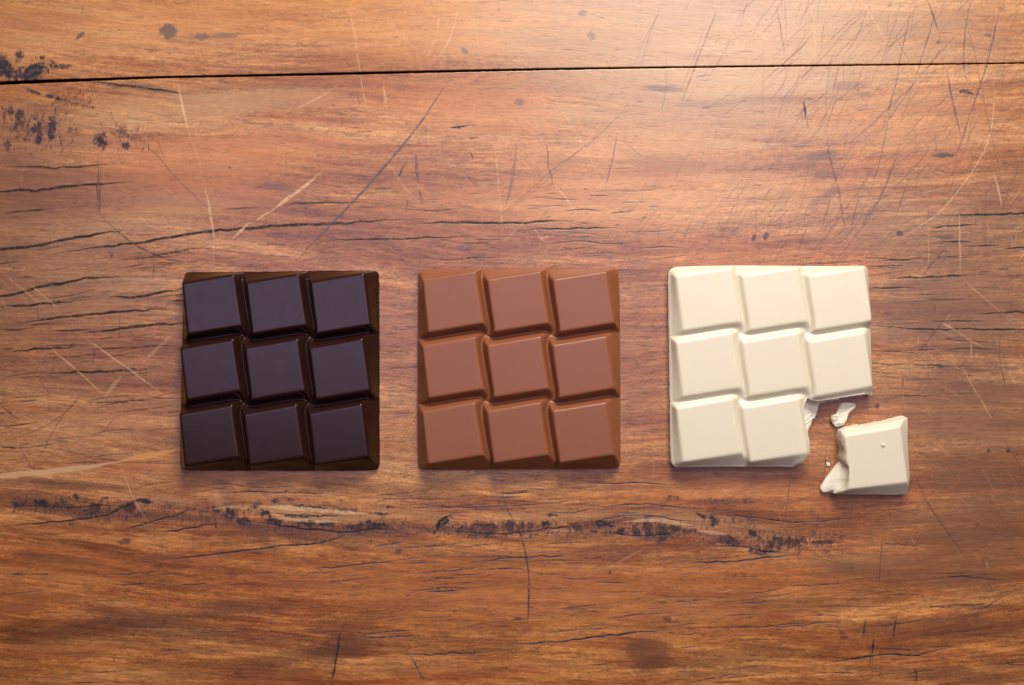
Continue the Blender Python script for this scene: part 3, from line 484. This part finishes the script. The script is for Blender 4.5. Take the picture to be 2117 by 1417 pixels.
def closed(V3, nn, m, n, mat, parent, zb, name):
    """a moulded top closed by walls and a flat underside"""
    rim = [j for j in range(n)] + [i*n+n-1 for i in range(1, m)] + [(m-1)*n+j for j in range(n-2, -1, -1)] + [i*n for i in range(m-2, 0, -1)]
    k = len(rim); P = V3[rim]; t = np.roll(P, -2, 0)-np.roll(P, 2, 0)
    o = np.c_[-t[:, 1], t[:, 0], 0*t[:, 0]]; o /= np.linalg.norm(o, axis=1)[:, None]+1e-12; o[:, 2] = 1.0; o /= 2**0.5
    Q = P.copy(); Q[:, 2] = np.minimum(zb, P[:, 2]-1e-5); N0 = len(V3)
    V = np.vstack([V3, P, Q, Q]); NN = np.vstack([nn, o, o, np.tile([0, 0, -1.0], (k, 1))])
    F = [f for f in grid_faces(m, n)] + [(N0+i, N0+(i+1) % k, N0+k+(i+1) % k, N0+k+i) for i in range(k)] + [[N0+2*k+i for i in range(k)]]
    return mesh_obj(name, V, F, mat, parent, normals=NN)
def bar(name, label, outline_img, tls, mat, seed, broken=None, group=None, HT=HT, HV=HV, H0=H0, soft=2.3, grow=1.0):
    r = np.random.default_rng(seed)
    root = thing(name, label, 'chocolate bar', group)
    # where this bar lies: the mould's marks fitted to the marks measured on this bar
    msrc = np.array([ground(TLm + c*PXm + rr*PYm, HT) for rr, c, _ in tls]); mdst = np.array([ground(q, HT) for _, _, q in tls])
    T = fit_affine(msrc, mdst)
    mg = lambda p, z: T(ground(p, z))
    OUT = spline(ground(outline_img, H0), 1.5, closed=True)
    OUT += np.c_[np.convolve(r.normal(0, 1, len(OUT)), np.ones(5)/5, 'same'), np.convolve(r.normal(0, 1, len(OUT)), np.ones(9)/9, 'same')]*0.12
    nO = len(OUT)
    snap = lambda p: int(np.argmin(((OUT-p)**2).sum(1)))
    mn, mxx = OUT.min(0), OUT.max(0)
    diag = [np.argmin(OUT@np.array([1, 1])), np.argmin(OUT@np.array([-1, 1])), np.argmax(OUT@np.array([1, 1])), np.argmin(OUT@np.array([1, -1]))]
    def arc(i, j):                                  # outline from i to j clockwise in the picture
        idx = np.arange(i, j+1) if j >= i else np.arange(i, j+nO+1)
        return OUT[idx % nO]
    off = lambda rr, c: TLm + c*PXm + rr*PYm
    H = {}; V = {}
    for rr in range(2):
        for c in range(3):
            pat = HcL if c == 0 else HcR if c == 2 else Hc
            H[rr, c] = spline(mg(pat + off(rr, c), ZG), 1.5)
    for c in range(2):
        for rr in range(3):
            pat = VcT if rr == 0 else VcB if rr == 2 else Vc
            V[rr, c] = spline(mg(pat + off(rr, c), ZG), 1.5)
    for rr in range(2):                             # shared nodes
        for c in range(2):
            nd = (H[rr, c][-1] + H[rr, c+1][0] + V[rr, c][-1] + V[rr+1, c][0])/4
            H[rr, c][-1] = H[rr, c+1][0] = V[rr, c][-1] = V[rr+1, c][0] = nd
    if broken: V[2, 1] = np.vstack([V[2, 1][:broken['keep']], spline(np.vstack([V[2, 1][broken['keep']-1:broken['keep']], ground(broken['cut'], 0.0030)]), 1.5)[1:]])
    for key in [(0, 0), (1, 0)]: q = H[key]; i = inside(q[:, 0], q[:, 1], OUT) & (dist_poly(q[:, 0], q[:, 1], OUT) > 2); H[key] = np.vstack([q[:1], q[int(np.argmax(i)):]])
    for key in [(0, 2), (1, 2)]: q = H[key]; i = inside(q[:, 0], q[:, 1], OUT) & (dist_poly(q[:, 0], q[:, 1], OUT) > 2); H[key] = np.vstack([q[:len(q)-int(np.argmax(i[::-1]))], q[-1:]])
    for key in [(0, 0), (0, 1)]: q = V[key]; i = inside(q[:, 0], q[:, 1], OUT) & (dist_poly(q[:, 0], q[:, 1], OUT) > 2); V[key] = np.vstack([q[:1], q[int(np.argmax(i)):]])
    sl = {}
    for rr in range(2):
        i = snap(H[rr, 0][0]); H[rr, 0][0] = OUT[i]; sl['L', rr] = i
        i = snap(H[rr, 2][-1]); H[rr, 2][-1] = OUT[i]; sl['R', rr] = i
    for c in range(2):
        i = snap(V[0, c][0]); V[0, c][0] = OUT[i]; sl['T', c] = i
        i = snap(V[2, c][-1]); V[2, c][-1] = OUT[i]; sl['B', c] = i
    LI = [diag[0], sl['L', 0], sl['L', 1], diag[3]]; RI = [diag[1], sl['R', 0], sl['R', 1], diag[2]]
    TI = [diag[0], sl['T', 0], sl['T', 1], diag[1]]; BI = [diag[3], sl['B', 0], sl['B', 1], diag[2]]
    sides = {}
    for rr in range(3):
        for c in range(3):
            top = arc(TI[c], TI[c+1]) if rr == 0 else H[rr-1, c]
            bot = arc(BI[c+1], BI[c])[::-1] if rr == 2 else H[rr, c]
            lef = arc(LI[rr+1], LI[rr])[::-1] if c == 0 else V[rr, c-1]
            rig = arc(RI[rr], RI[rr+1]) if c == 2 else V[rr, c]
            sides[rr, c] = (top, rig, bot, lef)
    # height field
    ox, oy = np.floor(mn)-8; nx, ny = (np.ceil(mxx)-np.floor(mn)+17).astype(int)
    RS = 1.0
    gy, gx = np.mgrid[0:ny, 0:nx].astype(float); gx += ox; gy += oy
    Z = np.full(gx.shape, H0)
    dout = dist_poly(gx, gy, np.vstack([OUT, OUT[:1]])[::3])
    hvf = H0 + (HV-H0)*sstep(0, 20, dout)
    for (rr, c), sd in sides.items():
        poly = np.vstack([sd[0], sd[1][1:], sd[2][::-1][1:], sd[3][::-1][1:-1]])
        a0 = np.maximum(np.floor(poly.min(0)-[ox, oy]).astype(int)-2, 0); a1 = np.ceil(poly.max(0)-[ox, oy]).astype(int)+3
        sx = gx[a0[1]:a1[1], a0[0]:a1[0]]; sy = gy[a0[1]:a1[1], a0[0]:a1[0]]
        ins = inside(sx, sy, poly)
        tp = mg(TOPm + off(rr, c), HT) + r.normal(0, 0.5, (4, 2)); tp = tp.mean(0) + (tp-tp.mean(0))*grow
        hv = hvf[a0[1]:a1[1], a0[0]:a1[0]]
        acc = 0
        for s in range(4):
            A, B = tp[s], tp[(s+1) % 4]; d = B-A; nrm = np.array([d[1], -d[0]])/np.hypot(*d)
            ds = np.maximum((sx-A[0])*nrm[0] + (sy-A[1])*nrm[1], 0)
            ext = (s == 0 and rr == 0) or (s == 1 and c == 2) or (s == 2 and rr == 2) or (s == 3 and c == 0)
            es = dist_poly(sx, sy, sd[s][::3] if len(sd[s]) > 9 else sd[s])
            f = ds/(ds+es+1e-6)
            hb = H0 if ext else hv
            acc = acc + ((HT-hb)*f)**10
        z = HT - acc**0.1
        Z[a0[1]:a1[1], a0[0]:a1[0]] = np.where(ins, z, Z[a0[1]:a1[1], a0[0]:a1[0]])
    Zb = gblur(Z, soft)
    lo = np.random.default_rng(seed+3).random((9, 9)); q = np.linspace(0, 7.5, nx); w = np.linspace(0, 7.5, ny)
    und = bil(gblur(lo, 0.9), *np.meshgrid(q, w)) - 0.5
    Zb = Zb + und*0.00009
    dzx = np.gradient(Zb, axis=1)/S; dzy = np.gradient(Zb, axis=0)/S
    n, m = 92, 92
    for (rr, c), (top, rig, bot, lef) in sides.items():
        if broken and (rr, c) == (2, 2): continue
        G = coons(bot, rig, top, lef, n, m).reshape(-1, 2)
        z = bil(Zb, G[:, 0]-ox, G[:, 1]-oy)
        nn = np.c_[-bil(dzx, G[:, 0]-ox, G[:, 1]-oy), bil(dzy, G[:, 0]-ox, G[:, 1]-oy), np.ones(len(G))]
        nn /= np.linalg.norm(nn, axis=1)[:, None]
        V3 = np.c_[(G[:, 0]-CX)*S, (CY-G[:, 1])*S, z]
        closed(V3, nn, m, n, mat, root, min(H0*0.55, 0.0009), 'square')
    # the thin slab under the squares, with the moulding's ragged lip
    base = OUT
    if broken:
        fr = np.vstack([H[1, 2][::-1], V[2, 1][1:]])             # right edge -> node -> bottom edge
        base = np.vstack([arc(BI[2], RI[2]), fr[1:-1]])
    cen = base.mean(0); k = len(base)
    tn = np.roll(base, -2, 0)-np.roll(base, 2, 0); nr = np.c_[tn[:, 1], -tn[:, 0]]/(np.hypot(*tn.T)[:, None]+1e-9)
    lip = 0.8 + 0.5*np.clip(np.convolve(r.normal(0, 1, k), np.ones(7)/4, 'same'), -0.6, 1.6)
    B1 = base + nr*lip[:, None]
    zt = min(H0*0.72, 0.0011)
    Vb = [P3(p, zt) for p in base-nr*0.6] + [P3(p, zt) for p in B1] + [P3(p, zt*0.5) for p in B1+nr*0.25] + [P3(p, 0.00002) for p in B1]
    Fb = [list(range(k))[::-1]] + [(l*k+i, l*k+(i+1) % k, (l+1)*k+(i+1) % k, (l+1)*k+i) for l in range(3) for i in range(k)] + [[3*k+i for i in range(k)]]
    mesh_obj('base', Vb, Fb, M_WBASE if mat == M_WHITE else mat, root, smooth=False)
    return root, dict(Z=Zb, o=(ox, oy), H=H, V=V, OUT=OUT, BI=BI, RI=RI)

def src(crop, sc_, pts): return [(crop[0]+x/sc_, crop[1]+y/sc_) for x, y in pts]
OL_MILK = [(866,566),(868,561),(876,558),(932,556.6),(1000,556),(1072,555),(1150,554.8),(1262,555.4),(1274,558.5),(1278,566),(1280,598),(1281.5,680),(1282,767),(1282.3,880),(1281.5,956),(1279,964.5),(1268,968.3),(1219,969.4),(1067,970),(960,970.6),(880,971),(870.5,968.5),(865.8,962),(864,869),(864.3,733),(865,640)]
OL_DARK = src((340,530), 2.952, [(124,130),(126,112),(136,102),(155,99),(300,99),(430,98),(600,96),(860,92),(1100,90),(1275,90),(1296,97),(1305,118),(1307,300),(1309,700),(1308,1000),(1308,1255),(1302,1290),(1280,1303),(900,1308),(500,1306),(150,1306),(118,1300),(102,1282),(100,1100),(104,900),(109,600),(117,350)])
OL_WHITE = src((1360,530), 2.725, [(67,125),(72,88),(90,68),(130,60),(400,54),(700,55),(1000,57),(1150,55),(1172,63),(1182,92),(1188,200),(1195,330),(1198,500),(1202,650),(1205,800),(1208,1000),(1208,1160),(1190,1182),(1000,1186),(745,1186),(400,1184),(125,1188),(96,1184),(82,1160),(76,900),(71,500),(67,250)])
GRP = 'square chocolate bars in a row on the table'
bar('chocolate_bar', 'dark, almost black chocolate bar with nine glossy squares', OL_DARK,
    [(0,0,(379,588)),(0,1,(511.7,584.9)),(0,2,(644.9,584)),(1,0,(375.9,722.3)),(1,1,(508.6,721.6)),(2,0,(372.8,857)),(2,2,(641.3,857.8))], M_DARK, 11, group=GRP)
bar('chocolate_bar', 'whole reddish-brown milk chocolate bar between the dark and the white one', OL_MILK,
    [(rr, c, TLm + c*PXm + rr*PYm) for rr in (0, 2) for c in (0, 2)], M_MILK, 12, group=GRP)
CUTPTS = [(1669,915),(1669.5,928),(1668.4,936),(1664.5,942),(1661.5,948),(1657.5,956),(1647,960.5),(1634,966)]
wroot, wd = bar('chocolate_bar', 'cream white chocolate bar with one corner square broken off', OL_WHITE,
    [(0,0,(1404.5,575.7)),(0,1,(1538,574.5)),(0,2,(1677,573.5)),(1,0,(1403.5,711.6)),(1,2,(1679,709.8)),(2,0,(1405.5,847)),(2,1,(1539.8,847.4))], M_WHITE, 13, broken=dict(keep=58, cut=CUTPTS), group=GRP, HT=0.0066, HV=0.0049, H0=0.0034, soft=2.7, grow=1.035)

# broken faces of the white bar, down to the table
def ribbon(name, top, ztop, bot, mat, parent, seed, rows=6, amp=0.9):
    """ragged broken face between an upper edge (with heights) and its foot on the table"""
    r = np.random.default_rng(seed); k = len(top); Vv = []
    for i in range(rows):
        f = i/(rows-1)
        nz = np.convolve(r.normal(0, 1, k), np.ones(4)/2.5, 'same')[:, None]*amp*(1 if 0 < i < rows-1 else 0.25 if i else 0)
        p = lerp(top, bot, f**0.8) + nz*np.array([0.7, 0.7])
        z = ztop*(1-f) + 0.00003
        Vv += [P3(a, b) for a, b in zip(p, z)]
    return mesh_obj(name, Vv, [q[::-1] for q in grid_faces(rows, k)], mat, parent, smooth=False)
def zat(p): return bil(wd['Z'], p[:, 0]-wd['o'][0], p[:, 1]-wd['o'][1])
h = resample(wd['H'][1, 2], 90); kk = np.linspace(0, 1, 90)
off = 3.0 + 5.0*np.exp(-((kk-0.30)/0.16)**2) + 1.2*np.sin(kk*19)*np.sin(kk*47+1) - 1.0*kk
foot = h + np.c_[0*off, np.maximum(off, 1.2)]
ribbon('broken_face', h, zat(h)-0.00004, foot, M_BREAK, wroot, 4, 7, 1.7)
v = resample(wd['V'][2, 1], 90)
foot = v + np.c_[2.2+0.8*np.sin(kk*31), 0.8+0*kk]
ribbon('broken_face', v, zat(v)-0.00004, foot, M_BREAK, wroot, 5, 7, 1.4)
# the low splintered ledge left standing in the notch
A = resample(v[0:52], 30)
Bq = resample(ground(np.array([(1680,826.5),(1701,829.5),(1693.5,836),(1690.5,842),(1689.4,848.7),(1686,857),(1684,864.5),(1679.5,866),(1677.8,872),(1676,878),(1673,884),(1670.7,889),(1669.5,897)]), 0.001), 30)
Vv = []; m = 14
for i in range(m):
    f = i/(m-1); p = lerp(A-[2.0, 0], Bq, f)
    jj = np.arange(30); ridge = (0.00010*np.sin(jj*1.3 + f*5 + 2*np.sin(jj*0.37)) + 0.00008*np.sin(jj*2.9 - f*4))*math.sin(f*math.pi)*(0.4+0.6*np.sin(jj*0.21+1)**2)
    z = lerp(0.0030, 0.0014, f**0.7) + ridge + np.random.default_rng(60+i).normal(0, 0.00004, 30)
    Vv += [P3(a, b) for a, b in zip(p, z)]
Vv += [P3(a, 0.00003) for a in Bq+np.array([-0.5, -0.3])]
mesh_obj('ledge', Vv, [q[::-1] for q in grid_faces(m+1, 30)], M_BREAK, wroot, smooth=False)

# ------------------------------------------------------------------ the loose square
def from4(pts, z): return ground(np.array(src((1620, 780), 5.45, pts)), z)
piece = thing('chocolate_square', 'cream white square broken off the bar, lying loose with a torn left edge', 'chocolate piece')
tp = from4([(692,668),(1296,570),(1384,1172),(744,1256)], 0.0068)
tp = tp.mean(0) + (tp-tp.mean(0))*1.045
p_top = from4([(628,606),(680,577),(760,562),(850,547),(880,549),(985,530),(1080,510),(1095,512),(1210,482),(1345,448),(1366,452)], 0.0024)
p_right = from4([(1366,452),(1368,560),(1366,700),(1372,850),(1381,980),(1389,1110),(1384,1190),(1372,1250),(1362,1290)], 0.0015)
p_bot = from4([(560,1304),(700,1306),(920,1311),(1000,1309),(1150,1313),(1300,1309),(1362,1290)], 0.0010)
p_left = from4([(628,606),(621,690),(632,760),(648,800),(650,850),(643,925),(668,960),(690,986),(692,1080),(674,1170),(645,1225),(600,1268),(560,1304)], 0.0026)
SD = [spline(p_top, 1.2), spline(p_right, 1.2), spline(p_bot, 1.2), spline(p_left, 1.2)]
poly = np.vstack([SD[0], SD[1][1:], SD[2][::-1][1:], SD[3][::-1][1:-1]])
ox, oy = np.floor(poly.min(0))-8; nx, ny = (poly.max(0)-poly.min(0)+18).astype(int)
gy, gx = np.mgrid[0:ny, 0:nx].astype(float); gx += ox; gy += oy
acc = 0
HB = [0.0047, 0.0036, 0.0034, 0.0046]
for s in range(4):
    A, B = tp[s], tp[(s+1) % 4]; d = B-A; nrm = np.array([d[1], -d[0]])/np.hypot(*d)
    ds = np.maximum((gx-A[0])*nrm[0] + (gy-A[1])*nrm[1], 0); es = dist_poly(gx, gy, SD[s][::2])
    es = np.where(inside(gx, gy, poly), es, 0)
    acc = acc + ((0.0068-HB[s])*ds/(ds+es+1e-6))**10
Zp = gblur(0.0068-acc**0.1, 2.4)
dzx = np.gradient(Zp, axis=1)/S; dzy = np.gradient(Zp, axis=0)/S
G = coons(SD[2], SD[1], SD[0], SD[3], 92, 92).reshape(-1, 2)
z = bil(Zp, G[:, 0]-ox, G[:, 1]-oy)
nn = np.c_[-bil(dzx, G[:, 0]-ox, G[:, 1]-oy), bil(dzy, G[:, 0]-ox, G[:, 1]-oy), np.ones(len(G))]; nn /= np.linalg.norm(nn, axis=1)[:, None]
closed(np.c_[(G[:, 0]-CX)*S, (CY-G[:, 1])*S, z], nn, 92, 92, M_WHITE, piece, 0.00005, 'moulded_top')
ring = resample(np.vstack([poly, poly[:1]]), 240)
foot = ring + np.random.default_rng(3).normal(0, 0.35, ring.shape); foot[-1] = foot[0]
tn = np.roll(ring, -2, 0)-np.roll(ring, 2, 0); nr = np.c_[tn[:, 1], -tn[:, 0]]/(np.hypot(*tn.T)[:, None]+1e-9)
zr = bil(Zp, ring[:, 0]-ox, ring[:, 1]-oy); Vv = []; r = np.random.default_rng(8); k = 239
out = [0.0, 0.5, 0.8, 1.0, 1.1]
for i in range(5):
    nz = np.abs(np.convolve(r.normal(0, 1, k), np.ones(3)/2, 'same'))*(0.45 if i else 0.0)
    p = ring[:k] + nr[:k]*(out[i]+nz)[:, None]
    Vv += [P3(a, b) for a, b in zip(p, zr[:k]*(1-i/4)**0.8 + (0.00003 if i else 0.00001))]
mesh_obj('broken_face', Vv, [(l*k+i, l*k+(i+1) % k, (l+1)*k+(i+1) % k, (l+1)*k+i) for l in range(4) for i in range(k)], M_BREAK, piece, smooth=False)
# the shell-shaped tear at its lower left
seam = resample(spline(from4([(645,930),(668,958),(692,985),(694,1080),(678,1170),(648,1228),(600,1275),(566,1300)], 0.0030), 1.2), 34)
edge = resample(spline(from4([(640,936),(615,965),(588,995),(540,1060),(505,1105),(470,1152),(438,1205),(416,1250),(436,1297),(500,1300),(560,1303)], 0.0008), 1.2), 34)
Vv = []; m = 18; u = np.linspace(0, 1, 34)
for i in range(m):
    f = i/(m-1); p = lerp(seam+[1.2, 0], edge, f)
    zs = bil(Zp, seam[:, 0]-ox, seam[:, 1]-oy)
    z = lerp(zs, 0.0010, f**0.55) + 0.00012*np.sin(f*9+u*6)*math.sin(f*math.pi)
    Vv += [P3(a, b) for a, b in zip(p, z)]
Vv += [P3(a, 0.00003) for a in edge]
mesh_obj('torn_flap', Vv, [q[::-1] for q in grid_faces(m+1, 34)], M_BREAK, piece)

# ------------------------------------------------------------------ flake and crumbs
fo = spline(from4([(536,440),(556,424),(582,420),(596,380),(615,340),(640,310),(680,290),(740,292),(820,316),(770,368),(730,415),(712,455),(700,492),(680,525),(655,548),(620,550),(585,556),(560,530),(542,505),(532,470)], 0.001), 2.0, closed=True)
fo = resample(np.vstack([fo, fo[:1]]), 34)[:-1]; k = len(fo); cen = np.array([fo[:, 0].mean()-1, fo[:, 1].mean()+1]); r = np.random.default_rng(21)
Vv = []
for f, z in [(1.0, 0.00003), (1.03, 0.0006), (1.0, 0.0012), (0.9, 0.0017), (0.72, 0.0021), (0.5, 0.0022), (0.25, 0.0021)]:
    p = cen + (fo-cen)*f; ramp = 0.0005*(p[:, 1]-cen[1])/25 - 0.0004*np.cos((p[:, 0]-cen[0]+(p[:, 1]-cen[1])*0.6)/7)*(f < 0.95)
    Vv += [P3(a, max(0.00003, z+(b if z > 0.0002 else 0)+(r.normal(0, 0.00011) if z > .0002 else 0))) for a, b in zip(p, ramp)]
F = [(l*k+i, l*k+(i+1) % k, (l+1)*k+(i+1) % k, (l+1)*k+i) for l in range(6) for i in range(k)] + [[6*k+i for i in range(k)], list(range(k))[::-1]]
fl = mesh_obj('chocolate_flake', Vv, [f[::-1] for f in F], M_BREAK, None, smooth=False)
fl['label'] = 'curled cream white flake lying just above the loose square'; fl['category'] = 'chocolate flake'

def crumb(pos4, rx, ry, hz, z0, label, seed, group=None):
    r = np.random.default_rng(seed); c = from4([pos4], z0+hz)[0]; k = 9
    Vv = []; rad = 0.7+0.5*r.random(k)
    for f, z in [(0.85, 0), (1.0, 0.35), (0.7, 0.8), (0.3, 1.0)]:
        for i in range(k):
            a = 2*math.pi*i/k
            Vv.append(P3((c[0]+rx*rad[i]*f*math.cos(a), c[1]+ry*rad[i]*f*math.sin(a)), z0+hz*z*(0.85+0.3*r.random()) if z else z0))
    F = [(l*k+i, (l+1)*k+i, (l+1)*k+(i+1) % k, l*k+(i+1) % k) for l in range(3) for i in range(k)] + [[3*k+i for i in range(k)][::-1], list(range(k))]
    o = mesh_obj('crumb', Vv, [f[::-1] for f in F], M_BREAK, None, smooth=False)
    o['label'] = label; o['category'] = 'crumb'
    if group: o['group'] = group
GC = 'white chocolate crumbs'
crumb((505,985), 4.6, 5.0, 0.0007, 0.00002, 'largest white crumb on the wood between bar and loose square', 1, GC)
crumb((491,916), 1.6, 1.5, 0.0003, 0.00002, 'tiny white crumb on the wood, farthest up of the three', 2, GC)
crumb((548,963), 1.3, 1.9, 0.0003, 0.00002, 'tiny white crumb on the wood nearest the torn flap', 3, GC)
crumb((1126,765), 3.9, 3.9, 0.0005, 0.00681, 'small white crumb lying on top of the loose square', 4, GC)
